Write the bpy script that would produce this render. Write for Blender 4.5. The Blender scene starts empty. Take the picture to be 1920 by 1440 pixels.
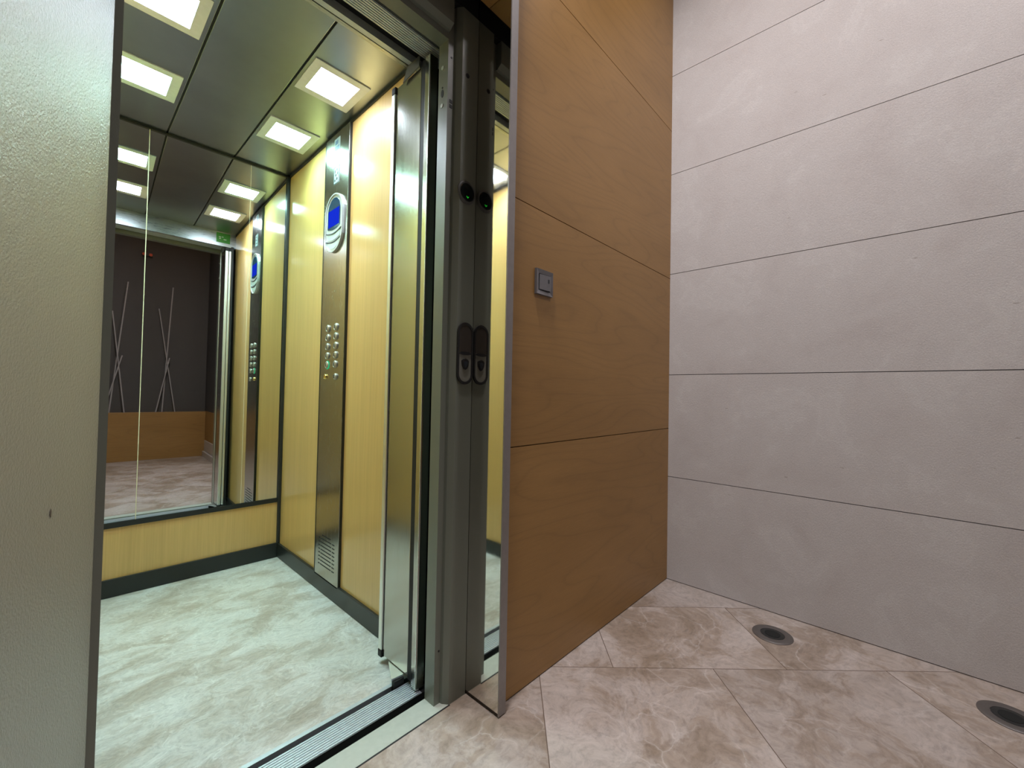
import bpy, bmesh, math, random
from mathutils import Vector, Matrix
random.seed(7)
scene = bpy.context.scene
COL = scene.collection

# ---------------------------------------------------------------- camera
cam_d = bpy.data.cameras.new('camera')
cam_d.sensor_fit = 'HORIZONTAL'; cam_d.sensor_width = 36.0
cam_d.lens = 783.0 / 1920.0 * 36.0
cam_d.clip_start = 0.02
cam = bpy.data.objects.new('camera', cam_d); COL.objects.link(cam)
def _n(v): return v.normalized()
v1 = _n(Vector((727, -30, -783))); v2 = _n(Vector((-843, 0, -783)))
vz = _n(v1.cross(v2)); vx = v1; vy = _n(vz.cross(vx))
M = Matrix((vx, vy, vz)).to_4x4()
M.translation = Vector((0, 0, 0.92))
cam.matrix_world = M
scene.camera = cam

# ---------------------------------------------------------------- world, exposure, lobby lamps
w = bpy.data.worlds.new('world'); scene.world = w; w.use_nodes = True
w.node_tree.nodes['Background'].inputs[0].default_value = (0.02, 0.019, 0.02, 1)
w.node_tree.nodes['Background'].inputs[1].default_value = 0.0
scene.view_settings.view_transform = 'Standard'
scene.view_settings.look = 'None'
scene.view_settings.exposure = 0.0
scene.view_settings.gamma = 1.0
scene.view_settings.use_curve_mapping = False

CAR_LIGHT = (0.54, 1.0, 0.89); CAR_STRENGTH = 37.0; CAR_WATTS = 2.9
LOBBY_LIGHT = (1.0, 0.94, 0.965)
def lobby_lamp(x, y, power, size=0.16, spread=150):
    l = bpy.data.lights.new('lobby_downlight', 'AREA'); l.shape = 'DISK'; l.size = size
    l.energy = power; l.color = LOBBY_LIGHT; l.spread = math.radians(spread)
    o = bpy.data.objects.new('lobby_downlight', l); COL.objects.link(o)
    o.location = (x, y, 3.485)
lobby_lamp(1.40, 0.45, 5, 0.22)
lobby_lamp(0.48, 0.67, 39, 0.20)
lobby_lamp(1.45, -0.70, 16, 0.22)

# ---------------------------------------------------------------- node helpers
def newmat(name):
    m = bpy.data.materials.new(name); m.use_nodes = True
    nt = m.node_tree; nt.nodes.clear()
    out = nt.nodes.new('ShaderNodeOutputMaterial')
    b = nt.nodes.new('ShaderNodeBsdfPrincipled')
    nt.links.new(b.outputs[0], out.inputs[0])
    return m, nt, b
def N(nt, t, **kw):
    n = nt.nodes.new(t)
    for k, v in kw.items():
        if k in ('operation', 'blend_type', 'data_type', 'feature', 'wave_type', 'bands_direction', 'noise_dimensions', 'interpolation_type', 'distance', 'wave_profile'): setattr(n, k, v)
        else: n.inputs[k.replace('_', ' ')].default_value = v
    return n
def L(nt, a, b): nt.links.new(a, b)
def math_(nt, op, a, b=None, c=None):
    n = nt.nodes.new('ShaderNodeMath'); n.operation = op
    for i, v in enumerate((a, b, c)):
        if v is None: continue
        if isinstance(v, (int, float)): n.inputs[i].default_value = v
        else: nt.links.new(v, n.inputs[i])
    return n.outputs[0]
def mapped(nt, scale=(1, 1, 1), rot=(0, 0, 0), loc=(0, 0, 0), src=None):
    mp = nt.nodes.new('ShaderNodeMapping')
    mp.inputs['Scale'].default_value = scale; mp.inputs['Rotation'].default_value = rot; mp.inputs['Location'].default_value = loc
    if src is None:
        src = nt.nodes.new('ShaderNodeNewGeometry').outputs['Position']
    L(nt, src, mp.inputs['Vector'])
    return mp.outputs[0]
def noise(nt, vec, scale, detail=4, rough=0.5, dist=0.0):
    n = nt.nodes.new('ShaderNodeTexNoise'); L(nt, vec, n.inputs['Vector'])
    n.inputs['Scale'].default_value = scale; n.inputs['Detail'].default_value = detail
    n.inputs['Roughness'].default_value = rough; n.inputs['Distortion'].default_value = dist
    return n.outputs[0]
def ramp(nt, fac, stops):
    r = nt.nodes.new('ShaderNodeValToRGB'); L(nt, fac, r.inputs[0])
    e = r.color_ramp.elements
    while len(e) > 1: e.remove(e[-1])
    e[0].position = stops[0][0]; e[0].color = (*stops[0][1], 1)
    for p, c in stops[1:]:
        x = e.new(p); x.color = (*c, 1)
    return r.outputs[0]
def mix(nt, fac, a, b, bt='MIX'):
    n = nt.nodes.new('ShaderNodeMix'); n.data_type = 'RGBA'; n.blend_type = bt
    for i, v in ((0, fac), (6, a), (7, b)):
        if isinstance(v, (int, float)): n.inputs[i].default_value = v
        elif isinstance(v, tuple): n.inputs[i].default_value = (*v, 1)
        else: nt.links.new(v, n.inputs[i])
    return n.outputs[2]
def g3(v): return (v, v, v)
def bump(nt, b, h, strength, dist=0.001):
    n = nt.nodes.new('ShaderNodeBump'); n.inputs['Strength'].default_value = strength; n.inputs['Distance'].default_value = dist
    L(nt, h, n.inputs['Height']); L(nt, n.outputs[0], b.inputs['Normal'])
def setv(b, **kw):
    for k, v in kw.items():
        i = b.inputs[k.replace('_', ' ')]
        i.default_value = (*v, 1) if isinstance(v, tuple) else v

def mat_plain(name, color, rough=0.5, metal=0.0, **kw):
    m, nt, b = newmat(name)
    v = noise(nt, mapped(nt), 60, 3)
    c = ramp(nt, v, [(0.3, tuple(x * 0.92 for x in color)), (0.7, color)])
    L(nt, c, b.inputs['Base Color']); setv(b, Roughness=rough, Metallic=metal, **kw)
    return m
def mat_metal(name, color, rough, stretch=(1, 1, 1), var=0.08, bmp=0.0, big=0.0):
    m, nt, b = newmat(name)
    v = noise(nt, mapped(nt, stretch), 90, 4, 0.6)
    r = nt.nodes.new('ShaderNodeMapRange'); L(nt, v, r.inputs[0])
    r.inputs['From Min'].default_value = 0.3; r.inputs['From Max'].default_value = 0.7
    r.inputs['To Min'].default_value = rough - var; r.inputs['To Max'].default_value = rough + var
    L(nt, r.outputs[0], b.inputs['Roughness'])
    v2_ = noise(nt, mapped(nt), 3.5, 4, 0.6)
    c = ramp(nt, v2_, [(0.3, tuple(x * (1 - big) for x in color)), (0.7, color)])
    L(nt, c, b.inputs['Base Color']); setv(b, Metallic=1.0)
    if bmp: bump(nt, b, v, bmp, 0.0004)
    return m
def mat_emit(name, color, strength):
    m = bpy.data.materials.new(name); m.use_nodes = True; nt = m.node_tree; nt.nodes.clear()
    out = nt.nodes.new('ShaderNodeOutputMaterial'); e = nt.nodes.new('ShaderNodeEmission')
    e.inputs[0].default_value = (*color, 1); e.inputs[1].default_value = strength
    L(nt, e.outputs[0], out.inputs[0]); return m

# ---------------------------------------------------------------- materials
def marble_color(nt, vec, dark, mid, light, vein, sc=1.0, vein_amt=0.8):
    warp = nt.nodes.new('ShaderNodeTexNoise'); L(nt, vec, warp.inputs['Vector'])
    warp.inputs['Scale'].default_value = 3.0 * sc; warp.inputs['Detail'].default_value = 6
    off = nt.nodes.new('ShaderNodeVectorMath'); off.operation = 'SCALE'; L(nt, warp.outputs['Color'], off.inputs[0]); off.inputs['Scale'].default_value = 0.30
    add = nt.nodes.new('ShaderNodeVectorMath'); add.operation = 'ADD'; L(nt, vec, add.inputs[0]); L(nt, off.outputs[0], add.inputs[1])
    wv = add.outputs[0]
    big = noise(nt, wv, 3.2 * sc, 10, 0.62, 0.3)
    c = ramp(nt, big, [(0.36, dark), (0.475, mid), (0.515, tuple((a + b_) / 2 for a, b_ in zip(mid, light))), (0.62, light)])
    vo = nt.nodes.new('ShaderNodeTexVoronoi'); vo.feature = 'DISTANCE_TO_EDGE'; L(nt, wv, vo.inputs['Vector']); vo.inputs['Scale'].default_value = 5.5 * sc
    ve = ramp(nt, vo.outputs['Distance'], [(0.0, (1, 1, 1)), (0.018, g3(0.25)), (0.06, (0, 0, 0))])
    gate = ramp(nt, noise(nt, vec, 4.0 * sc, 3), [(0.42, (0, 0, 0)), (0.62, (1, 1, 1))])
    vm = nt.nodes.new('ShaderNodeMath'); vm.operation = 'MULTIPLY'; L(nt, ve, vm.inputs[0]); L(nt, gate, vm.inputs[1])
    vs = math_(nt, 'MULTIPLY', vm.outputs[0], vein_amt)
    c = mix(nt, vs, c, vein)
    fine = ramp(nt, noise(nt, wv, 38 * sc, 6, 0.7), [(0.3, g3(0.72)), (0.5, g3(0.97)), (0.70, g3(1.14))])
    c = mix(nt, 1.0, c, fine, 'MULTIPLY')
    return c

def mat_floor_tiles():
    m, nt, b = newmat('beige_marble_tiles')
    pos = nt.nodes.new('ShaderNodeNewGeometry').outputs['Position']
    th = math.radians(-46.6)
    sep = nt.nodes.new('ShaderNodeSeparateXYZ'); L(nt, pos, sep.inputs[0])
    X, Y = sep.outputs[0], sep.outputs[1]
    u = math_(nt, 'ADD', math_(nt, 'MULTIPLY', X, math.cos(th)), math_(nt, 'MULTIPLY', Y, math.sin(th)))
    v = math_(nt, 'ADD', math_(nt, 'MULTIPLY', X, -math.sin(th)), math_(nt, 'MULTIPLY', Y, math.cos(th)))
    W, Hh = 0.59, 0.406
    rv = math_(nt, 'DIVIDE', math_(nt, 'SUBTRACT', v, 1.018), Hh)
    row = math_(nt, 'FLOOR', rv); fv = math_(nt, 'SUBTRACT', rv, row)
    par = math_(nt, 'FLOORED_MODULO', row, 2.0)
    ro = math_(nt, 'ADD', math_(nt, 'MULTIPLY', par, 0.252), 0.12)
    ro = math_(nt, 'ADD', ro, math_(nt, 'MULTIPLY', math_(nt, 'GREATER_THAN', row, 1.5), 0.43))
    ru = math_(nt, 'DIVIDE', math_(nt, 'SUBTRACT', u, ro), W)
    col = math_(nt, 'FLOOR', ru); fu = math_(nt, 'SUBTRACT', ru, col)
    du = math_(nt, 'MULTIPLY', math_(nt, 'MINIMUM', fu, math_(nt, 'SUBTRACT', 1.0, fu)), W)
    dv = math_(nt, 'MULTIPLY', math_(nt, 'MINIMUM', fv, math_(nt, 'SUBTRACT', 1.0, fv)), Hh)
    d = math_(nt, 'MINIMUM', du, dv)
    joint = ramp(nt, math_(nt, 'MULTIPLY', d, 100.0), [(0.08, (1, 1, 1)), (0.17, (0, 0, 0))])
    cmb = nt.nodes.new('ShaderNodeCombineXYZ'); L(nt, row, cmb.inputs[0]); L(nt, col, cmb.inputs[1])
    wn = nt.nodes.new('ShaderNodeTexWhiteNoise'); wn.noise_dimensions = '2D'; L(nt, cmb.outputs[0], wn.inputs['Vector'])
    sc = nt.nodes.new('ShaderNodeVectorMath'); sc.operation = 'SCALE'; L(nt, wn.outputs['Color'], sc.inputs[0]); sc.inputs['Scale'].default_value = 9.0
    add = nt.nodes.new('ShaderNodeVectorMath'); L(nt, pos, add.inputs[0]); L(nt, sc.outputs[0], add.inputs[1])
    c = marble_color(nt, add.outputs[0], (0.27, 0.215, 0.165), (0.35, 0.29, 0.24), (0.47, 0.42, 0.385), (0.63, 0.595, 0.565), 1.2, 0.5)
    tint = ramp(nt, wn.outputs['Value'], [(0.0, g3(0.90)), (1.0, g3(1.06))])
    c = mix(nt, 1.0, c, tint, 'MULTIPLY')
    c = mix(nt, joint, c, (0.13, 0.09, 0.065))
    L(nt, c, b.inputs['Base Color'])
    rr = ramp(nt, joint, [(0.0, g3(0.30)), (1.0, g3(0.8))]); L(nt, rr, b.inputs['Roughness'])
    h = math_(nt, 'SUBTRACT', 1.0, joint)
    bump(nt, b, h, 0.5, 0.0008)
    return m

def mat_car_floor():
    m, nt, b = newmat('pale_marble_slab')
    v = mapped(nt, (1.0, 1.5, 1.0), (0, 0, math.radians(28)))
    c = marble_color(nt, v, (0.46, 0.41, 0.34), (0.58, 0.55, 0.49), (0.70, 0.70, 0.66), (0.90, 0.91, 0.88), 1.7, 0.5)
    L(nt, c, b.inputs['Base Color']); setv(b, Roughness=0.3)
    return m

def mat_limestone():
    m, nt, b = newmat('honed_limestone')
    oi = nt.nodes.new('ShaderNodeObjectInfo')
    pos = nt.nodes.new('ShaderNodeNewGeometry').outputs['Position']
    sc = nt.nodes.new('ShaderNodeVectorMath'); sc.operation = 'SCALE'; L(nt, pos, sc.inputs[0]); sc.inputs['Scale'].default_value = 1.0
    add = nt.nodes.new('ShaderNodeVectorMath'); L(nt, sc.outputs[0], add.inputs[0])
    cm = nt.nodes.new('ShaderNodeCombineXYZ'); L(nt, math_(nt, 'MULTIPLY', oi.outputs['Random'], 37.0), cm.inputs[0]); L(nt, cm.outputs[0], add.inputs[1])
    vec = add.outputs[0]
    big = noise(nt, vec, 4.2, 10, 0.62, 0.35)
    c = ramp(nt, big, [(0.32, (0.545, 0.52, 0.51)), (0.46, (0.58, 0.562, 0.552)), (0.56, (0.592, 0.577, 0.568)), (0.60, (0.622, 0.612, 0.602)), (0.63, (0.60, 0.585, 0.577)), (0.75, (0.63, 0.62, 0.61))])
    # shell traces and pits
    vo = nt.nodes.new('ShaderNodeTexVoronoi'); L(nt, mapped(nt, (3, 3, 9), (0.4, 0.5, 0.6), src=vec), vo.inputs['Vector']); vo.inputs['Scale'].default_value = 2.2
    pit = ramp(nt, vo.outputs['Distance'], [(0.0, (1, 1, 1)), (0.045, g3(0.6)), (0.06, (0, 0, 0))])
    pit2 = math_(nt, 'MULTIPLY', pit, ramp(nt, noise(nt, vec, 30, 3), [(0.45, (0, 0, 0)), (0.6, (1, 1, 1))]))
    c = mix(nt, math_(nt, 'MULTIPLY', pit2, 0.7), c, (0.27, 0.23, 0.20))
    grain = ramp(nt, noise(nt, vec, 330, 3, 0.75), [(0.3, g3(0.88)), (0.7, g3(1.09))])
    c = mix(nt, 1.0, c, grain, 'MULTIPLY')
    L(nt, c, b.inputs['Base Color']); setv(b, Roughness=0.62)
    bump(nt, b, noise(nt, vec, 200, 4, 0.7), 0.55, 0.0016)
    return m

def mat_beech():
    m, nt, b = newmat('horizontal_beech_veneer')
    oi = nt.nodes.new('ShaderNodeObjectInfo')
    pos = nt.nodes.new('ShaderNodeNewGeometry').outputs['Position']
    cm = nt.nodes.new('ShaderNodeCombineXYZ'); L(nt, math_(nt, 'MULTIPLY', oi.outputs['Random'], 11.0), cm.inputs[0]); L(nt, math_(nt, 'MULTIPLY', oi.outputs['Random'], 5.0), cm.inputs[2])
    add = nt.nodes.new('ShaderNodeVectorMath'); L(nt, pos, add.inputs[0]); L(nt, cm.outputs[0], add.inputs[1])
    vec = add.outputs[0]
    # cathedral figure: contour bands of a stretched noise
    f = noise(nt, mapped(nt, (0.35, 0.35, 2.6), src=vec), 1.6, 1.5, 0.45, 0.15)
    bands = math_(nt, 'FRACT', math_(nt, 'MULTIPLY', f, 24.0))
    tri = math_(nt, 'ABSOLUTE', math_(nt, 'SUBTRACT', bands, 0.5))
    band = ramp(nt, tri, [(0.0, g3(0.88)), (0.10, g3(0.97)), (0.5, g3(1.01))])
    fine = ramp(nt, noise(nt, mapped(nt, (6, 6, 160), src=vec), 3, 5, 0.6), [(0.3, g3(0.92)), (0.7, g3(1.05))])
    blot = ramp(nt, noise(nt, mapped(nt, (1, 1, 3), src=vec), 1.7, 3), [(0.3, (0.325, 0.176, 0.050)), (0.7, (0.375, 0.207, 0.063))])
    c = mix(nt, 1.0, blot, band, 'MULTIPLY'); c = mix(nt, 1.0, c, fine, 'MULTIPLY')
    L(nt, c, b.inputs['Base Color']); setv(b, Roughness=0.42)
    bump(nt, b, noise(nt, mapped(nt, (10, 10, 220), src=vec), 3, 3), 0.12, 0.0005)
    return m

def mat_laminate():
    m, nt, b = newmat('yellow_maple_laminate')
    vec = mapped(nt, (140, 140, 1.6))
    n1 = noise(nt, vec, 1.6, 5, 0.65)
    c = ramp(nt, n1, [(0.3, (0.62, 0.41, 0.135)), (0.7, (0.73, 0.49, 0.175))])
    n2 = ramp(nt, noise(nt, mapped(nt, (12, 12, 0.6)), 1.5, 3), [(0.3, g3(0.95)), (0.7, g3(1.04))])
    c = mix(nt, 1.0, c, n2, 'MULTIPLY')
    L(nt, c, b.inputs['Base Color']); setv(b, Roughness=0.5, Specular_IOR_Level=0.3, Coat_Weight=0.8, Coat_Roughness=0.14, Coat_IOR=1.5)
    return m

def mat_textured_paint(name, color, rough, strength, scale, spec=0.5):
    m, nt, b = newmat(name)
    v = mapped(nt)
    c = ramp(nt, noise(nt, v, 5, 3), [(0.3, tuple(x * 0.95 for x in color)), (0.7, color)])
    L(nt, c, b.inputs['Base Color']); setv(b, Roughness=rough, Specular_IOR_Level=spec)
    h = noise(nt, v, scale, 3, 0.55)
    bump(nt, b, h, strength, 0.002)
    return m

M_floor = mat_floor_tiles(); M_carfloor = mat_car_floor(); M_stone = mat_limestone(); M_beech = mat_beech(); M_lam = mat_laminate()
M_paint = mat_textured_paint('pebble_grey_textured_paint', (0.31, 0.31, 0.26), 0.45, 0.06, 300, 0.4)
def add_coat(m, scale, strength, rough, weight, ior=1.5):
    nt = m.node_tree; b = [n for n in nt.nodes if n.type == 'BSDF_PRINCIPLED'][0]
    n = nt.nodes.new('ShaderNodeBump'); n.inputs['Strength'].default_value = strength; n.inputs['Distance'].default_value = 0.002
    L(nt, noise(nt, mapped(nt), scale, 3, 0.6), n.inputs['Height']); L(nt, n.outputs[0], b.inputs['Coat Normal'])
    setv(b, Coat_Weight=weight, Coat_Roughness=rough, Coat_IOR=ior)
add_coat(M_paint, 270, 1.0, 0.04, 1.0, 1.6)
M_frame = mat_textured_paint('pebble_grey_frame_paint', (0.17, 0.185, 0.15), 0.45, 0.06, 420, 0.4)
add_coat(M_frame, 380, 0.5, 0.06, 0.8, 1.45)
M_dark = mat_textured_paint('charcoal_wall_paint', (0.075, 0.070, 0.067), 0.7, 0.2, 90)
M_white = mat_plain('white_plaster', (0.72, 0.70, 0.67), 0.8)
M_black = mat_plain('black_skirting', (0.018, 0.021, 0.020), 0.35)
M_rubber = mat_plain('black_rubber', (0.010, 0.010, 0.011), 0.6)
M_void = mat_plain('void_darkness', (0.006, 0.008, 0.008), 0.9)  # near-black colour painted in for the unlit shaft, slots and recess
M_backing = mat_plain('joint_backing', (0.055, 0.04, 0.032), 0.9)
M_steel = mat_metal('brushed_steel', (0.50, 0.49, 0.46), 0.20, (6, 6, 0.15), 0.05, 0.03)
M_copsteel = mat_metal('brushed_steel_panel', (0.46, 0.44, 0.40), 0.24, (6, 6, 0.15), 0.04, 0.03)
M_ceil = mat_metal('dark_ceiling_steel', (0.35, 0.385, 0.41), 0.30, (1, 1, 1), 0.012, 0.0, 0.15)
M_hdr = mat_metal('header_steel', (0.52, 0.54, 0.54), 0.30, (0.2, 6, 6), 0.05, 0.02)
M_alu = mat_plain('ribbed_aluminium', (0.60, 0.66, 0.70), 0.42, 0.6)
M_alubright = mat_metal('bright_aluminium', (0.88, 0.91, 0.89), 0.42, (5, 5, 0.2), 0.04)
M_mirror = mat_metal('mirror_glass', (0.80, 0.83, 0.82), 0.012, (1, 1, 1), 0.006)
M_polished = mat_metal('polished_steel', (0.74, 0.73, 0.70), 0.045, (1, 1, 1), 0.015, 0.0)
M_chrome = mat_metal('satin_chrome', (0.68, 0.66, 0.66), 0.22, (1, 1, 1), 0.05)
M_button = mat_plain('button_steel', (0.46, 0.46, 0.42), 0.32, 0.55)
M_seam = mat_plain('bevel_glint', (0.80, 0.78, 0.55), 0.3)  # pale yellow painted in for the light caught by the mirror bevels
M_satin = mat_plain('satin_glass', (0.60, 0.66, 0.72), 0.4)
M_lamp = mat_emit('lit_diffuser', CAR_LIGHT, CAR_STRENGTH)
M_screen = mat_emit('blue_screen', (0.01, 0.035, 0.75), 0.9)
M_screen_dark = mat_plain('screen_glass', (0.01, 0.05, 0.10), 0.12)
M_bezel = mat_plain('silver_bezel', (0.60, 0.63, 0.62), 0.35, 0.35)
M_palegreen = mat_plain('pale_translucent_plastic', (0.50, 0.62, 0.58), 0.25)
M_green = mat_emit('green_led', (0.03, 0.8, 0.05), 0.45)
M_greenb = mat_emit('button_led', (0.02, 0.55, 0.22), 1.0)
M_gold = mat_metal('brass', (0.75, 0.58, 0.22), 0.25)
M_sticker = mat_plain('green_sticker', (0.05, 0.30, 0.03), 0.4)
M_ink = mat_plain('white_ink', (0.7, 0.8, 0.7), 0.5)
M_blueink = mat_plain('blue_ink', (0.12, 0.22, 0.42), 0.4)
M_darkink = mat_plain('dark_ink', (0.02, 0.025, 0.03), 0.4)
M_notice = mat_plain('pale_notice', (0.45, 0.58, 0.62), 0.35)
M_brown = mat_plain('dark_insert', (0.055, 0.045, 0.037), 0.35)
M_lock = mat_plain('grey_plastic_insert', (0.22, 0.22, 0.19), 0.35)
M_glassdark = mat_plain('dark_glass', (0.01, 0.013, 0.014), 0.06)
M_lampring = mat_metal('weathered_steel', (0.30, 0.29, 0.285), 0.34, (1, 1, 1), 0.05)
M_skirt = mat_textured_paint('pale_marble_skirting', (0.55, 0.51, 0.47), 0.35, 0.02, 30)
M_red = mat_emit('dim_red_lamp', (0.35, 0.06, 0.03), 0.5)
M_chip = mat_plain('bare_metal_chip', (0.10, 0.08, 0.06), 0.6)

# ---------------------------------------------------------------- mesh helpers
def box(bm, x0, x1, y0, y1, z0, z1, bev=0.0, seg=2):
    r = bmesh.ops.create_cube(bm, size=1.0)
    vs = r['verts']
    bmesh.ops.scale(bm, vec=(x1 - x0, y1 - y0, z1 - z0), verts=vs)
    bmesh.ops.translate(bm, vec=((x0 + x1) / 2, (y0 + y1) / 2, (z0 + z1) / 2), verts=vs)
    if bev:
        es = list({e for v in vs for e in v.link_edges})
        bmesh.ops.bevel(bm, geom=es, offset=bev, segments=seg, affect='EDGES', profile=0.5)
def BM(*boxes, bev=0.0):
    bm = bmesh.new()
    for b_ in boxes: box(bm, *b_, bev=bev)
    return bm
def extrude_poly(bm, pts, vec):
    """pts: closed loop of 3D points; vec: extrusion"""
    vs = [bm.verts.new(p) for p in pts]
    f = bm.faces.new(vs)
    r = bmesh.ops.extrude_face_region(bm, geom=[f])
    bmesh.ops.translate(bm, vec=vec, verts=[g for g in r['geom'] if isinstance(g, bmesh.types.BMVert)])
    bmesh.ops.recalc_face_normals(bm, faces=bm.faces)
def ring_prism(bm, outer, inner, vec):
    n = len(outer)
    vo = [bm.verts.new(p) for p in outer]; vi = [bm.verts.new(p) for p in inner]
    V = Vector(vec)
    vo2 = [bm.verts.new(Vector(p) + V) for p in outer]; vi2 = [bm.verts.new(Vector(p) + V) for p in inner]
    for i in range(n):
        j = (i + 1) % n
        bm.faces.new((vo[i], vo[j], vi[j], vi[i])); bm.faces.new((vo2[j], vo2[i], vi2[i], vi2[j]))
        bm.faces.new((vo[j], vo[i], vo2[i], vo2[j])); bm.faces.new((vi[i], vi[j], vi2[j], vi2[i]))
    bmesh.ops.recalc_face_normals(bm, faces=bm.faces)
def stadium(w_, h_, n=14):
    """points (a,b) of a vertical stadium centred on 0"""
    r = w_ / 2; s = h_ / 2 - r; pts = []
    for i in range(n + 1):
        t = math.pi * i / n; pts.append((r * math.cos(t), s + r * math.sin(t)))
    for i in range(n + 1):
        t = math.pi + math.pi * i / n; pts.append((r * math.cos(t), -s + r * math.sin(t)))
    return pts
def circle(r, n=40, ry=None):
    return [(r * math.cos(2 * math.pi * i / n), (ry or r) * math.sin(2 * math.pi * i / n)) for i in range(n)]
def disc_revolve(bm, profile, centre, axis='Z', n=48):
    """profile: list of (r, h); revolved about axis through centre"""
    rings = []
    for r, h in profile:
        ring = []
        for i in range(n):
            t = 2 * math.pi * i / n; a, c = r * math.cos(t), r * math.sin(t)
            p = {'Z': (a, c, h), 'X': (h, a, c), 'Y': (a, h, c)}[axis]
            ring.append(bm.verts.new(Vector(centre) + Vector(p)))
        rings.append(ring)
    for k in range(len(rings) - 1):
        for i in range(n):
            j = (i + 1) % n
            bm.faces.new((rings[k][i], rings[k][j], rings[k + 1][j], rings[k + 1][i]))
    bm.faces.new(rings[0]); bm.faces.new(rings[-1])
    bmesh.ops.recalc_face_normals(bm, faces=bm.faces)
def tube(bm, a, b_, r, n=12):
    a, b_ = Vector(a), Vector(b_); d = (b_ - a); q = d.to_track_quat('Z', 'Y')
    A = []; B = []
    for i in range(n):
        t = 2 * math.pi * i / n; o = q @ Vector((r * math.cos(t), r * math.sin(t), 0))
        A.append(bm.verts.new(a + o)); B.append(bm.verts.new(b_ + o))
    for i in range(n):
        j = (i + 1) % n; bm.faces.new((A[i], A[j], B[j], B[i]))
    bm.faces.new(A[::-1]); bm.faces.new(B)

def wloc(o):
    v = Vector((0, 0, 0))
    while o is not None: v += o.location; o = o.parent
    return v
REAR_TILT = 0.0   # slight skew of the car's rear wall, set while its parts are built
def obj(name, bm, mat, parent=None, origin=None, smooth=False):
    if REAR_TILT:
        for v_ in bm.verts: v_.co.y -= REAR_TILT * (v_.co.x - 0.4325)
    me = bpy.data.meshes.new(name)
    base = wloc(parent) if parent else Vector((0, 0, 0))
    org = Vector(origin) if origin is not None else base
    bmesh.ops.translate(bm, vec=-org, verts=bm.verts)
    bm.to_mesh(me); bm.free(); me.materials.append(mat)
    if smooth:
        for p in me.polygons: p.use_smooth = True
        me.set_sharp_from_angle(angle=math.radians(35))
    o = bpy.data.objects.new(name, me); COL.objects.link(o)
    if parent: o.parent = parent
    o.location = org - base
    return o
def tag(o, label, cat, group=None, kind=None):
    o['label'] = label
    if cat: o['category'] = cat
    if group: o['group'] = group
    if kind: o['kind'] = kind
    return o
def thing(name, label, cat, loc, group=None):
    o = bpy.data.objects.new(name, None); COL.objects.link(o); o.location = loc
    o.empty_display_size = 0.05
    return tag(o, label, cat, group)
def struct(name, bm, mat, label=None):
    o = obj(name, bm, mat); o['kind'] = 'structure'
    if label: o['label'] = label
    return o

# ---------------------------------------------------------------- key dimensions
YW = 0.858      # face of the wood wall
XS = 2.094      # face of the limestone wall
YF = 0.970      # face of the landing frame
XJ = 0.762      # right jamb return
XL = 0.055      # left jamb return
YM = 2.505      # car mirror plane
XR = 0.833      # car right wall
XC = 0.032      # car left wall
ZC = 2.100      # car ceiling
YB = -1.83      # opposite wood plinth
HC = 3.50       # lobby ceiling
XLW = -1.60     # lobby left wall

# ================================================================ SETTING: lobby
f = struct('floor', BM((XLW, XS + 0.1, -2.6, YF, -0.05, 0.0)), M_floor, 'beige marble tiles laid diagonally over the lobby floor')
struct('ceiling', BM((XLW, XS + 0.1, -2.6, YF + 0.3, HC, HC + 0.05)), M_white, 'white plaster ceiling of the lobby')

wb = struct('wall_back', BM((0.905, XS + 0.05, YW + 0.012, YW + 0.10, 0.0, HC), (XLW, -0.085, YW + 0.012, YW + 0.10, 0.0, HC)), M_backing, 'lift wall of the lobby, clad in horizontal beech panels')
for z0, z1 in ((0.004, 0.7532), (0.7562, 1.5135), (1.5165, 2.274), (2.277, HC)):
    obj('wood_panel', BM((0.892, XS, YW, YW + 0.012, z0, z1)), M_beech, wb)
    obj('wood_panel', BM((XLW, -0.085, YW, YW + 0.012, z0, z1)), M_beech, wb)
# wall portion above the landing frame, inside the recess
obj('recess_board', BM((-0.085, 0.862, 0.975, 1.03, 2.09, HC)), M_void, wb)
obj('recess_soffit', BM((-0.085, 0.861, 0.845, 0.925, 2.10, 2.14)), M_beech, wb)
obj('recess_fascia', BM((-0.085, 0.861, 0.86, 0.87, 2.14, HC)), M_beech, wb)

wr = struct('wall_right', BM((XS + 0.012, XS + 0.10, -1.0, YW + 0.10, 0.0, HC)), M_backing, 'limestone wall of six long courses beside the lift wall')
for k in range(6):
    z0 = 0.5125 * k + (0.0015 if k else 0.003); z1 = min(0.5125 * (k + 1) - 0.0015, HC)
    obj('stone_course', BM((XS, XS + 0.012, -1.0, YW, z0, z1)), M_stone, wr)

wl = struct('wall_left', BM((XLW - 0.08, XLW, -2.6, YF, 0.0, HC)), M_dark, 'dark lobby wall behind the open landing door')
wf = struct('wall_front', BM((XLW, 1.135, -2.06, -1.95, 0.0, HC)), M_dark, 'charcoal wall opposite the lift, seen in the car mirror')
obj('wood_plinth', BM((XLW, 1.126, -1.95, YB, 0.0, 0.588), bev=0.002), M_beech, wf)
wp = struct('wall_side', BM((1.139, XS + 0.1, -2.06, -1.0, 0.207, HC)), M_dark, 'dark return wall beside the wood plinth, seen in the car mirror')
obj('wood_band', BM((1.128, 1.139, -2.06, -1.0, 0.207, 0.59)), M_beech, wp)
struct('baseboard_side', BM((1.120, XS, YB + 0.002, -1.0, 0.072, 0.207), (1.100, XS, YB + 0.002, -1.0, 0.0, 0.066), bev=0.002), M_skirt, 'pale two-step skirting of the dark return wall')

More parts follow.
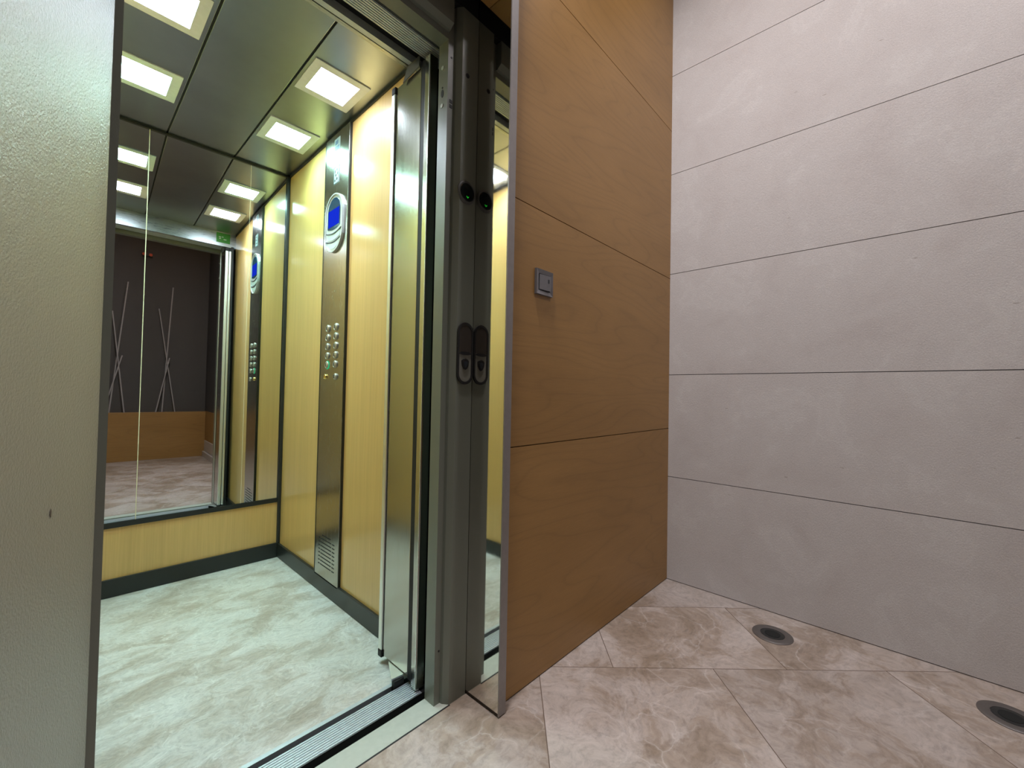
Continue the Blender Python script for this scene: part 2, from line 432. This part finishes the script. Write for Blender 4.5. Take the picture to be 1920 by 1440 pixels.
# ================================================================ landing frame
# profile of the right jamb in plan, extruded upwards
LZ = 1.98
def prism_z(pts, z0, z1):
    bm = bmesh.new(); extrude_poly(bm, [(x, y, z0) for x, y in pts], (0, 0, z1 - z0)); return bm
fr = thing('landing_door_frame', 'stepped grey-painted steel door frame around the lift opening', 'door frame', (0.41, 1.0, 0))
jr = obj('jamb', prism_z([(XJ, 1.04), (XJ, 0.995), (0.783, 0.995), (0.785, 0.986), (0.797, YF), (0.861, YF), (0.861, 0.984), (0.800, 0.984), (0.794, 1.000), (0.774, 1.008), (0.774, 1.04)], 0.0, 2.088), M_frame, fr)
jl = obj('jamb', prism_z([(XL, 1.04), (XL, 0.995), (0.0425, 0.995), (0.0425, 0.982), (-0.05, 0.982), (-0.085, YF), (-0.085, 1.04)], 0.0, 2.088), M_frame, fr)
bm = bmesh.new()
extrude_poly(bm, [(XL, y, z) for y, z in [(1.04, LZ), (0.995, LZ), (0.995, 2.000), (0.986, 2.002), (YF, 2.014), (YF, 2.088), (1.04, 2.088)]], (XJ - XL, 0, 0))
obj('lintel', bm, M_frame, fr)
def disc_on_y(x, z, r, y, t=0.001, ry=None):
    bm = bmesh.new(); extrude_poly(bm, [(x + a, y, z + b_) for a, b_ in circle(r, 24, ry)], (0, -t, 0)); return bm
def disc_on_x(y, z, r, x, t=0.001, ry=None):
    bm = bmesh.new(); extrude_poly(bm, [(x, y + a, z + b_) for a, b_ in circle(r, 24, ry)], (-t, 0, 0)); return bm
obj('screw_hole', disc_on_y(0.818, 1.887, 0.007, YF), M_rubber, fr)
obj('screw_hole', disc_on_x(1.020, 1.825, 0.006, XJ, ry=0.012), M_rubber, fr)
obj('screw_hole', disc_on_x(1.020, 1.843, 0.003, XJ), M_rubber, fr)
obj('screw_hole', disc_on_y(0.774, 1.93, 0.003, 0.995), M_rubber, fr)
obj('screw_hole', BM((0.770, 0.780, 0.994, 0.995, 1.791, 1.801)), M_rubber, fr)
obj('screw_hole', BM((0.770, 0.780, 0.994, 0.995, 1.776, 1.786)), M_rubber, fr)
obj('screw', disc_on_x(1.020, 1.904, 0.006, XJ, 0.002), M_bezel, fr)
obj('screw', disc_on_x(1.020, 1.787, 0.006, XJ, 0.002), M_bezel, fr)
obj('screw', disc_on_y(0.776, 0.155, 0.003, 0.995), M_rubber, fr)

# landing sill plate (painted) with dark joint towards the lobby
sl = thing('landing_sill', 'smooth grey-painted metal sill strip on the lobby side of the shaft gap', 'door sill', (0.41, 1.0, 0))
obj('sill_plate', BM((-0.05, 0.861, YF, 1.04, -0.04, 0.0012)), mat_plain('sill_paint', (0.42, 0.46, 0.40), 0.33), sl)
obj('joint_strip', BM((-0.085, 0.80, YF - 0.004, YF, -0.03, 0.0008)), M_rubber, sl)

# shaft darkness: pit under the gap
struct('trim_1', BM((-0.3, 1.2, 1.04, 1.075, -0.30, -0.24)), M_void, 'dark bottom of the gap between landing sill and car sill')

# ================================================================ landing door (open)
a = math.radians(19.0)
hx, hy = 0.0425, 0.975
d_ = Vector((-math.sin(a), -math.cos(a), 0)); n_ = Vector((math.cos(a), -math.sin(a), 0))
def door_pt(s, t, z): p = Vector((hx, hy, 0)) + d_ * s + n_ * t; return (p.x, p.y, z)
dr = bpy.data.objects.new('door_1', None); COL.objects.link(dr); dr.location = (hx, hy, 0)
tag(dr, 'open landing door leaf of grey textured sheet steel on the left', 'door', None, 'structure')
def door_box(s0, s1, t0, t1, z0, z1):
    bm = bmesh.new(); extrude_poly(bm, [door_pt(s0, t0, z0), door_pt(s1, t0, z0), door_pt(s1, t1, z0), door_pt(s0, t1, z0)], (0, 0, z1 - z0)); return bm
obj('door_leaf', door_box(0, 0.74, -0.04, 0, 0.008, 1.995), M_paint, dr)
bm = bmesh.new(); extrude_poly(bm, [door_pt(0.1480 + q * 0.003, 0.0003, z + 0.7466) for q, z in ((0, -0.006), (1, -0.003), (1.1, 0.002), (0.4, 0.006), (-0.4, 0.001))], n_ * 0.0004)
obj('paint_chip', bm, M_chip, dr)
obj('pull_handle', door_box(0.64, 0.67, -0.075, -0.04, 0.9, 1.15), M_chrome, dr)

# ================================================================ polished steel return
st = thing('polished_steel_return', 'mirror-polished steel cladding on the wall end between door frame and wood panels', 'wall cladding', (0.875, 0.9, 0))
obj('mirror_face', BM((0.862, 0.864, 0.832, YF, 0.012, HC)), M_polished, st)
obj('edge_strip', BM((0.862, 0.890, 0.828, 0.832, 0.004, HC)), mat_plain('satin_steel_edge', (0.30, 0.285, 0.28), 0.4, 0.5), st)
obj('core', BM((0.864, 0.890, 0.832, YF, 0.004, HC)), M_backing, st)

# ================================================================ CAR
car = thing('elevator_car', 'lift car lined with yellow wood-look laminate, black trims and steel ceiling', 'elevator car', (0.4325, 1.85, 0))
obj('car_floor', BM((XC, XR, 1.171, YM + 0.012, -0.05, 0.0)), M_carfloor, car)
obj('side_wall', BM((XR, XR + 0.02, 1.205, YM, 0.0, ZC)), M_lam, car)
obj('side_wall', BM((XC - 0.02, XC, 1.205, YM + 0.02, 0.0, ZC)), M_lam, car)
REAR_TILT = 0.022
obj('rear_panel', BM((XC, XR, YM, YM + 0.02, 0.0, 0.30)), M_lam, car)
obj('rear_backing', BM((XC, XR, YM + 0.004, YM + 0.02, 0.32, ZC)), M_void, car)
obj('skirting', BM((XC + 0.012, XR - 0.012, YM - 0.012, YM, 0.001, 0.078), bev=0.002), M_black, car)
obj('mirror_rail', BM((XC, XR, YM - 0.006, YM, 0.298, 0.320)), M_black, car)
obj('corner_trim', BM((XR - 0.016, XR, YM - 0.016, YM, 0.075, ZC - 0.004), bev=0.004), M_black, car)
obj('corner_trim', BM((XC, XC + 0.016, YM - 0.016, YM, 0.075, ZC - 0.004), bev=0.004), M_black, car)
obj('cornice_trim', BM((XC, XR, YM - 0.006, YM, ZC - 0.010, ZC)), M_black, car)
REAR_TILT = 0.0
obj('skirting', BM((XR - 0.012, XR, 1.21, YM - 0.008, 0.001, 0.075), bev=0.002), M_black, car)
obj('skirting', BM((XC, XC + 0.012, 1.21, YM, 0.001, 0.075), bev=0.002), M_black, car)
obj('cornice_trim', BM((XR - 0.006, XR, 1.21, YM - 0.008, ZC - 0.012, ZC)), M_black, car)
obj('cornice_trim', BM((XC, XC + 0.006, 1.21, YM, ZC - 0.012, ZC)), M_black, car)
# ceiling: backing and three steel panels with narrow black joints
obj('ceiling_backing', BM((XC - 0.02, XR + 0.02, 1.19, YM + 0.02, ZC + 0.006, ZC + 0.03)), M_rubber, car)
for x0, x1 in ((XC, 0.2965), (0.3035, 0.5635), (0.5705, XR)):
    obj('ceiling_panel', BM((x0, x1, 1.19, YM + 0.012, ZC, ZC + 0.006), bev=0.0012), M_ceil, car)
# door header and sills of the car
obj('header_plate', BM((XC, XR, 1.193, 1.207, 1.995, ZC)), M_hdr, car)
obj('header_rail', BM((XC, XR, 1.171, 1.189, 1.995, 2.02)), M_alu, car)
obj('header_slot', BM((XC, XR + 0.1, 1.06, 1.193, 2.02, 2.06)), M_void, car)
bm = BM((XL - 0.02, XR, 1.072, 1.136, 2.003, 2.02))
for k in range(8): box(bm, XL - 0.02, XR, 1.0735 + k * 0.0078, 1.0775 + k * 0.0078, 2.0005, 2.0035)
obj('ribbed_track', bm, M_alu, car)
bm = BM((XC, XJ + 0.012, 1.070, 1.140, -0.006, -0.0015))
for k in range(9): box(bm, XC, XJ + 0.004, 1.0705 + k * 0.0078, 1.0752 + k * 0.0078, -0.002, 0.0008)
obj('ribbed_sill', bm, M_alu, car)
obj('sill_slot', BM((XC, XR, 1.140, 1.157, -0.03, -0.018)), M_void, car)
obj('sill_lip', BM((XC, XR, 1.157, 1.1705, -0.025, 0.0006)), M_alu, car)
obj('sill_apron', BM((XC, XR, 1.0698, 1.10, -0.24, -0.003)), M_void, car)  # near-black, so the darkness of the shaft gap sits in its colour

# mirrors on the rear wall
def mirror(x0, x1, label):
    t = thing('wall_mirror', label, 'mirror', ((x0 + x1) / 2, YM, 0.32), 'tall mirrors on the rear wall of the car')
    obj('mirror_glass', BM((x0, x1, YM, YM + 0.004, 0.321, ZC - 0.008)), M_mirror, t)
    return t
REAR_TILT = 0.022
mirror(XC + 0.016, 0.2388, 'narrow tall mirror left of the pale vertical joint, nearest the open landing door')
mc = mirror(0.2412, 0.6445, 'wide middle mirror strip reflecting the dark lobby wall and door header')
mirror(0.6455, XR - 0.016, 'narrow tall mirror in the right corner reflecting the blue-screened control panel')
obj('joint_strip', BM((0.2386, 0.2414, YM - 0.0015, YM + 0.003, 0.321, ZC - 0.01)), M_seam, mc)
obj('joint_strip', BM((0.6444, 0.6456, YM - 0.0008, YM + 0.003, 0.321, ZC - 0.01)), M_seam, mc)

REAR_TILT = 0.0
# ceiling lamps
M_lamp_cool = mat_emit('lit_diffuser_lavender', (0.74, 0.86, 1.0), CAR_STRENGTH)
def car_lamp(x, y, label, mat=None):
    t = thing('ceiling_light', label, 'ceiling light', (x, y, ZC), 'square ceiling lights in the lift car')
    ro, ri = 0.104, 0.0735
    sq = lambda r, z: [(x - r, y - r, z), (x + r, y - r, z), (x + r, y + r, z), (x - r, y + r, z)]
    bm = bmesh.new(); ring_prism(bm, sq(ro, ZC - 0.004), sq(ri, ZC - 0.004), (0, 0, 0.004))
    obj('glass_frame', bm, M_satin, t)
    obj('diffuser', BM((x - ri, x + ri, y - ri, y + ri, ZC - 0.003, ZC)), mat or M_lamp, t)
    l = bpy.data.lights.new('lamp_light', 'AREA'); l.shape = 'SQUARE'; l.size = 0.14; l.energy = CAR_WATTS
    l.color = (0.74, 0.86, 1.0) if mat else CAR_LIGHT; l.spread = math.radians(128)
    lo = bpy.data.objects.new('lamp_light', l); COL.objects.link(lo); lo.parent = t; lo.location = (0, 0, -0.0045)
car_lamp(0.686, 1.624, 'lit square ceiling light nearest the folded steel door, right of the ceiling joints', M_lamp_cool)
car_lamp(0.686, 2.095, 'lit square ceiling light in the right rear of the car, above the control panel')
car_lamp(0.179, 1.640, 'lit square ceiling light cut off by the top edge of the photo', M_lamp_cool)
car_lamp(0.179, 2.110, 'lit square ceiling light at the left rear, beside the open landing door')

# ---- control panel
cp = thing('control_panel', 'tall brushed steel control column with blue screen, round buttons and speaker slots', 'control panel', (XR, 1.874, 0.065))
XP = 0.821
obj('faceplate', BM((XP, XR, 1.757, 1.992, 0.066, ZC - 0.012), bev=0.0015), M_copsteel, cp)
obj('edge_trim', BM((XP + 0.002, XR, 1.753, 1.757, 0.066, ZC - 0.012)), M_black, cp)
obj('edge_trim', BM((XP - 0.001, XR, 1.992, 1.997, 0.066, ZC - 0.012)), M_black, cp)
def on_p(pts, cy, cz, x=XP): return [(x, cy - a_, cz + b_) for a_, b_ in pts]
def plate_p(pts, cy, cz, x, t):
    bm = bmesh.new(); extrude_poly(bm, on_p(pts, cy, cz, x), (-t, 0, 0)); return bm
# display
dy, dz = 1.874, 1.671
dsp = obj('display_bezel', plate_p(stadium(0.168, 0.258), dy, dz, XP, 0.006), M_bezel, cp)
bm = bmesh.new(); ring_prism(bm, on_p(stadium(0.176, 0.266), dy, dz, XP), on_p(stadium(0.164, 0.254), dy, dz, XP), (-0.010, 0, 0))
obj('bezel_rim', bm, M_bezel, dsp)
r = 0.062
pts = [(r * math.cos(t), 0.052 + r * math.sin(t)) for t in [math.pi * i / 16 for i in range(17)]] + [(-r, -0.020)] + [(-r + 2 * r * i / 8, -0.020 - 0.010 * math.sin(math.pi * i / 8)) for i in range(1, 8)] + [(r, -0.020)]
obj('screen_glass', plate_p(pts, dy, dz, XP - 0.006, 0.0015), M_screen_dark, dsp)
rr = 0.054
pts = [(-rr, -0.014), (rr, -0.014), (rr, 0.062), (-rr, 0.062)]
obj('lit_screen', plate_p(pts, dy, dz, XP - 0.0075, 0.0006), M_screen, dsp)
def arc_band(z_hi, z_lo, wid, sag=0.012, n=10):
    up = [(-wid + 2 * wid * i / n, z_hi - sag * math.sin(math.pi * i / n)) for i in range(n + 1)]
    lo = [(-wid + 2 * wid * i / n, z_lo - sag * math.sin(math.pi * i / n)) for i in range(n + 1)]
    return up + lo[::-1]
obj('light_band', plate_p(arc_band(-0.040, -0.066, 0.064), dy, dz, XP - 0.006, 0.0012), M_palegreen, dsp)
low = [(-0.060, -0.079), (-0.03, -0.088), (0, -0.091), (0.03, -0.088), (0.060, -0.079)] + [(0.060 * math.cos(t), -0.079 - 0.038 * math.sin(t)) for t in [math.pi * i / 12 for i in range(1, 12)]]
obj('light_band', plate_p(low, dy, dz, XP - 0.006, 0.0012), M_palegreen, dsp)
for zz in (-0.034, -0.072):
    obj('divider', plate_p(arc_band(zz, zz - 0.005, 0.074), dy, dz, XP - 0.006, 0.003), M_darkink, dsp)
# notices
nt1 = obj('notice_plate', BM((XP - 0.001, XP, 1.846, 1.902, 1.852, 1.934)), M_notice, cp)
obj('notice_border', BM((XP - 0.0015, XP - 0.001, 1.847, 1.901, 1.853, 1.856), (XP - 0.0015, XP - 0.001, 1.847, 1.901, 1.930, 1.933), (XP - 0.0015, XP - 0.001, 1.847, 1.850, 1.853, 1.933), (XP - 0.0015, XP - 0.001, 1.898, 1.901, 1.853, 1.933)), M_darkink, nt1)
bm = bmesh.new()
for y_, z_, ry_, rz_ in ((1.888, 1.912, 0.004, 0.009), (1.868, 1.916, 0.004, 0.007), (1.880, 1.893, 0.006, 0.006), (1.862, 1.898, 0.004, 0.008), (1.888, 1.870, 0.005, 0.006), (1.868, 1.874, 0.006, 0.007)):
    extrude_poly(bm, [(XP - 0.001, y_ + p, z_ + q) for p, q in circle(ry_, 10, rz_)], (-0.0006, 0, 0))
obj('pictogram', bm, M_darkink, nt1)
nt0 = obj('notice_plate', BM((XP - 0.001, XP, 1.846, 1.902, 2.000, 2.062)), M_notice, cp)
obj('pictogram', BM((XP - 0.0016, XP - 0.001, 1.852, 1.896, 2.006, 2.026), (XP - 0.0016, XP - 0.001, 1.866, 1.892, 2.034, 2.052)), M_blueink, nt0)
# buttons
def button(y, z, r=0.0165, cap=None, glyph=True, face=M_button):
    bm = bmesh.new()
    disc_revolve(bm, [(r, 0), (r, -0.004), (r * 0.86, -0.0065), (r * 0.80, -0.0055), (r * 0.55, -0.0075), (0.0008, -0.0085)], (XP, y, z), 'X', 28)
    bt = obj('button', bm, face, cp, origin=(XP, y, z), smooth=True)
    if glyph:
        obj('button_symbol', BM((XP - 0.0092, XP - 0.0072, y - 0.0032, y + 0.0032, z - 0.007, z - 0.0035), (XP - 0.0092, XP - 0.0072, y - 0.0016, y + 0.0030, z - 0.0035, z + 0.007)), M_darkink, bt)
    if cap:
        bm = bmesh.new(); disc_revolve(bm, [(r * 1.18, 0), (r * 1.18, -0.0015), (r * 1.05, -0.002)], (XP, y, z), 'X', 28); obj('button_glow', bm, cap, bt)
    return bt
for i in range(5):
    z = 1.197 - 0.0415 * i
    button(1.914, z - 0.001, cap=M_greenb if i == 4 else None); button(1.832, z)
button(1.927, 0.976, 0.012, face=M_gold, glyph=False); button(1.826, 0.976, 0.014)
# loudspeaker slots
bm = bmesh.new()
for k in range(9):
    z = 0.258 - 0.0165 * k
    segs = [(-0.040, 0.045)] if k == 0 else [(0.066, 0.080), (-0.048, 0.058), (-0.080, -0.058)]
    for s0, s1 in segs: box(bm, XP - 0.0006, XP + 0.0004, 1.874 + s0, 1.874 + s1, z - 0.0022, z + 0.0022)
obj('speaker_grille', bm, M_rubber, cp)
for _ in range(9):
    y_ = random.uniform(1.84, 1.92); z_ = random.choice((1.33, 1.36, 1.41, 1.47, 1.50)) + random.uniform(-0.008, 0.008)
    bm = bmesh.new(); extrude_poly(bm, [(XP, y_, z_), (XP, y_ + 0.0015, z_), (XP, y_ + random.uniform(-0.012, 0.014), z_ + random.uniform(-0.004, 0.010))], (-0.0003, 0, 0))
    obj('scratch', bm, M_ink, cp)

# ---- folded car door on the right
fd = thing('folding_car_door', 'folded stainless steel car door leaves packed against the right side of the opening', 'folding door', (0.78, 1.2, 0))
def leaf(x0, x1, first):
    lf = obj('door_leaf', BM((x0, x1, 1.128, 1.272, 0.030, 1.962), bev=0.0015), M_steel, fd)
    bm = BM((x0 - 0.006 if first else x0 - 0.003, x1 + 0.002, 1.276, 1.296, 0.046, 1.944), bev=0.003)
    obj('edge_profile', bm, M_alubright, lf)
    obj('edge_gasket', BM((x0 + 0.001, x1, 1.272, 1.276, 0.036, 1.960)), M_rubber, lf)
    for zz in (1.944, 0.022): obj('end_cap', BM((x0 - 0.0065 if first else x0 - 0.004, x1 + 0.0025, 1.274, 1.297, zz, zz + 0.024), bev=0.003), M_rubber, lf)
    return lf
leaf(0.7585, 0.7695, True); leaf(0.7775, 0.7865, False)
obj('gap_dark_strip', BM((0.789, 0.804, 1.262, 1.290, 0.02, 1.98)), M_rubber, fd)  # black strip added to stand for the dark gap between leaves and wall
obj('hinge_gasket', BM((0.759, 0.79, 1.109, 1.128, 0.02, 1.98)), M_rubber, fd)
obj('fixed_post', BM((0.758, 0.79, 1.081, 1.109, 0.004, 1.985), bev=0.003), M_steel, fd)
obj('post_bead', BM((0.7565, 0.7600, 1.0815, 1.085, 0.006, 1.98), bev=0.001), M_alubright, fd)
def tri(z0, z1, mat):
    bm = bmesh.new(); extrude_poly(bm, [(0.717, 1.150, z0), (0.757, 1.146, z0), (0.757, 1.235, z0)], (0, 0, z1 - z0)); return bm
obj('guide_bracket', tri(0.020, 0.028, None), M_alubright, fd)
obj('guide_shoe', BM((0.722, 0.756, 1.1415, 1.1555, -0.017, 0.020)), M_rubber, fd)
bm = bmesh.new(); extrude_poly(bm, [(0.7535, 1.223, 1.952), (0.7535, 1.130, 1.962), (0.7535, 1.130, 1.995), (0.7535, 1.196, 1.995)], (-0.004, 0, 0))
obj('guide_bracket', bm, mat_plain('dull_steel', (0.16, 0.16, 0.16), 0.45, 0.6), fd)

# ---- green sticker on the header inside
sk = thing('header_sticker', 'small green sticker with white print on the steel header above the opening', 'sticker', (0.79, 1.207, 2.03))
obj('sticker_sheet', BM((0.705, 0.793, 1.207, 1.208, 2.020, 2.094)), M_sticker, sk)
bm = bmesh.new()
for x_, z_, w_ in ((0.728, 2.062, 0.014), (0.745, 2.064, 0.010), (0.728, 2.050, 0.010), (0.760, 2.047, 0.018)): box(bm, x_ - w_ / 2, x_ + w_ / 2, 1.208, 1.2086, z_ - 0.003, z_ + 0.003)
obj('sticker_print', bm, M_ink, sk)

# ================================================================ things on the landing frame
def on_f(pts, cx, cz, y=YF): return [(cx + a_, y, cz + b_) for a_, b_ in pts]
ind = thing('direction_indicator', 'round black position indicator with a glowing green arrow high on the door frame', 'indicator', (0.834, YF, 1.527))
bm = bmesh.new(); disc_revolve(bm, [(0.0275, 0), (0.0275, -0.003), (0.030, -0.005), (0.035, -0.0035), (0.037, 0)], (0.8225, YF, 1.527), 'Y', 48)
ind.location.x = 0.8225
bm.free()
bm = bmesh.new(); disc_revolve(bm, [(0.036, 0), (0.035, -0.003), (0.031, -0.005), (0.0285, -0.004)], (0.8235, YF, 1.527), 'Y', 48)
obj('ring', bm, mat_plain('dark_ring', (0.09, 0.09, 0.085), 0.35), ind, smooth=True)
bm = bmesh.new(); disc_revolve(bm, [(0.028, -0.0038), (0.026, -0.0056), (0.001, -0.0064)], (0.8235, YF, 1.527), 'Y', 48)
obj('dark_lens', bm, M_glassdark, ind, smooth=True)
bm = bmesh.new(); extrude_poly(bm, on_f([(-0.0045, 0.003), (0.0005, -0.0005), (0.0045, 0.003), (0.0045, 0.0005), (0.0005, -0.004), (-0.0045, 0.0005)], 0.8235, 1.512, YF - 0.0062), (0, -0.0006, 0))
obj('arrow', bm, M_green, ind)

cs = thing('call_station', 'oval call button plate with thick black rim on the dark door frame', 'call button', (0.83, YF, 1.036))
cx, cz = 0.8295, 1.036
obj('plate', (lambda b_: (extrude_poly(b_, on_f(stadium(0.052, 0.178), cx, cz), (0, -0.003, 0)), b_)[1])(bmesh.new()), M_lock, cs)
bm = bmesh.new(); ring_prism(bm, on_f(stadium(0.062, 0.188), cx, cz), on_f(stadium(0.048, 0.172), cx, cz), (0, -0.005, 0))
obj('black_rim', bm, M_rubber, cs)
up = [(0.0235, 0.004), (0.0235, 0.062)] + [(0.0235 * math.cos(t), 0.062 + 0.0235 * math.sin(t)) for t in [math.pi * i / 12 for i in range(1, 12)]] + [(-0.0235, 0.062), (-0.0235, 0.004)]
bm = bmesh.new(); extrude_poly(bm, on_f(up, cx, cz, YF - 0.003), (0, -0.001, 0)); obj('display_window', bm, M_brown, cs)
bm = bmesh.new(); extrude_poly(bm, on_f(circle(0.0235, 24, 0.005), cx, cz, YF - 0.004), (0, -0.0012, 0)); obj('divider_bar', bm, M_rubber, cs)
sh = [(-0.014, 0.010), (-0.008, 0.014), (0, 0.015), (0.008, 0.014), (0.014, 0.010), (0.012, -0.004), (0.006, -0.014), (0, -0.017), (-0.006, -0.014), (-0.012, -0.004)]
bm = bmesh.new(); extrude_poly(bm, on_f(sh, cx, cz - 0.033, YF - 0.003), (0, -0.003, 0)); bt = obj('push_button', bm, M_rubber, cs)
bm = bmesh.new(); extrude_poly(bm, on_f([(a_ * 0.55, b_ * 0.6) for a_, b_ in sh], cx, cz - 0.033, YF - 0.006), (0, -0.0008, 0)); obj('button_centre', bm, mat_plain('slate_insert', (0.03, 0.035, 0.045), 0.3), bt)
bm = bmesh.new(); extrude_poly(bm, on_f([(-0.014, 0.0125), (0, 0.018), (0.014, 0.0125), (0, 0.0165)], cx, cz - 0.033, YF - 0.003), (0, -0.003, 0)); obj('button_highlight_rim', bm, M_chrome, bt)

# ================================================================ light switch on the wood wall
sw = thing('light_switch', 'square silver light switch on the beech wall panel', 'light switch', (1.064, YW, 1.28))
sxa, sxb, sza, szb = 1.021, 1.107, 1.239, 1.322
def rect(x0, x1, z0, z1, y): return [(x0, y, z0), (x1, y, z0), (x1, y, z1), (x0, y, z1)]
bm = bmesh.new()
o1 = [bm.verts.new(p) for p in rect(sxa, sxb, sza, szb, YW)]
o2 = [bm.verts.new(p) for p in rect(sxa + .001, sxb - .001, sza + .001, szb - .001, YW - 0.009)]
o3 = [bm.verts.new(p) for p in rect(sxa + .014, sxb - .014, sza + .014, szb - .014, YW - 0.006)]
o4 = [bm.verts.new(p) for p in rect(sxa + .014, sxb - .014, sza + .014, szb - .014, YW - 0.002)]
for A_, B_ in ((o1, o2), (o2, o3), (o3, o4)):
    for i in range(4): bm.faces.new((A_[i], A_[(i + 1) % 4], B_[(i + 1) % 4], B_[i]))
bm.faces.new(o4)
bmesh.ops.recalc_face_normals(bm, faces=bm.faces)
M_switch = mat_plain('silver_plastic', (0.20, 0.20, 0.215), 0.3, 0.35)
obj('switch_frame', bm, M_switch, sw)
bm = bmesh.new()
k1 = [bm.verts.new(p) for p in rect(sxa + .016, sxb - .016, sza + .017, szb - .017, YW - 0.002)]
k2 = [bm.verts.new(p) for p in [(sxa + .016, YW - .008, sza + .017), (sxb - .016, YW - .012, sza + .017), (sxb - .016, YW - .012, szb - .017), (sxa + .016, YW - .008, szb - .017)]]
for i in range(4): bm.faces.new((k1[i], k1[(i + 1) % 4], k2[(i + 1) % 4], k2[i]))
bm.faces.new(k2); bm.faces.new(k1[::-1]); bmesh.ops.recalc_face_normals(bm, faces=bm.faces)
key = obj('rocker', bm, M_switch, sw)
obj('symbol', BM((1.078, 1.083, YW - 0.0125, YW - 0.010, 1.281, 1.293)), M_darkink, key)

# ================================================================ floor lights
def floor_lamp(x, y, label):
    t = thing('floor_light', label, 'recessed floor light', (x, y, 0), 'recessed floor lights along the limestone wall')
    bm = bmesh.new(); disc_revolve(bm, [(0.069, 0), (0.0685, 0.002), (0.064, 0.0042), (0.044, 0.0046), (0.041, 0.0036), (0.0405, 0.0015)], (x, y, 0), 'Z', 56)
    obj('steel_ring', bm, M_lampring, t, smooth=True)
    bm = bmesh.new(); disc_revolve(bm, [(0.040, 0.0012), (0.040, 0.0034), (0.028, 0.0040), (0.001, 0.0042)], (x, y, 0), 'Z', 40)
    g = obj('glass', bm, M_glassdark, t, smooth=True)
    bm = bmesh.new(); disc_revolve(bm, [(0.026, 0.0040), (0.026, 0.0046), (0.022, 0.0049), (0.001, 0.0046)], (x, y, 0), 'Z', 40)
    obj('lens', bm, M_void, g, smooth=True)
    return t
floor_lamp(1.902, 0.362, 'dark steel recessed floor light nearer the wood wall corner')
floor_lamp(1.908, -0.238, 'dark steel recessed floor light cut off by the right edge of the photo')

# ================================================================ poles on the plinth (seen in the mirror)
YP = -1.90
M_pole = mat_plain('pale_grey_metal_pole', (0.42, 0.40, 0.40), 0.3)
def pole(x0, z0, x1, z1, r, label, yo=0.0):
    bm = bmesh.new(); tube(bm, (x0, YP + yo, z0), (x1, YP + yo - 0.03, z1), r, 14)
    o = obj('decorative_pole', bm, M_pole, None, origin=(x0, YP + yo, z0), smooth=True)
    tag(o, label, 'decorative pole', 'thin metal poles leaning on the wood plinth')
pole(0.192, 0.590, 0.320, 2.19, 0.007, 'tallest thin metal pole of the left crossed trio on the wood plinth')
pole(0.325, 0.590, 0.190, 1.81, 0.006, 'shortest thin metal pole of the left trio, leaning left at its top', 0.03)
pole(0.140, 0.590, 0.290, 1.28, 0.006, 'short front metal pole of the left crossed trio', 0.06)
pole(0.680, 0.590, 0.752, 2.20, 0.007, 'tallest near-upright thin metal pole of the right crossed trio')
pole(0.805, 0.590, 0.617, 1.90, 0.006, 'thin metal pole of the right trio, leaning left at its top', 0.03)
pole(0.615, 0.590, 0.735, 1.28, 0.006, 'short metal pole of the right trio, leaning right at its top', 0.06)

# small fitting high on the dark wall
eb = thing('wall_fitting', 'small dark wall fitting with two dim reddish lamps, seen in the mirror', 'wall lamp', (0.49, -1.95, 2.50))
obj('fitting_body', BM((0.435, 0.54, -1.95, -1.91, 2.545, 2.585), bev=0.006), M_dark, eb)
for x_ in (0.455, 0.520):
    bm = bmesh.new(); disc_revolve(bm, [(0.017, 0), (0.017, 0.012), (0.010, 0.018), (0.001, 0.019)], (x_, -1.91, 2.565), 'Y', 20); obj('lamp', bm, M_red, eb, smooth=True)
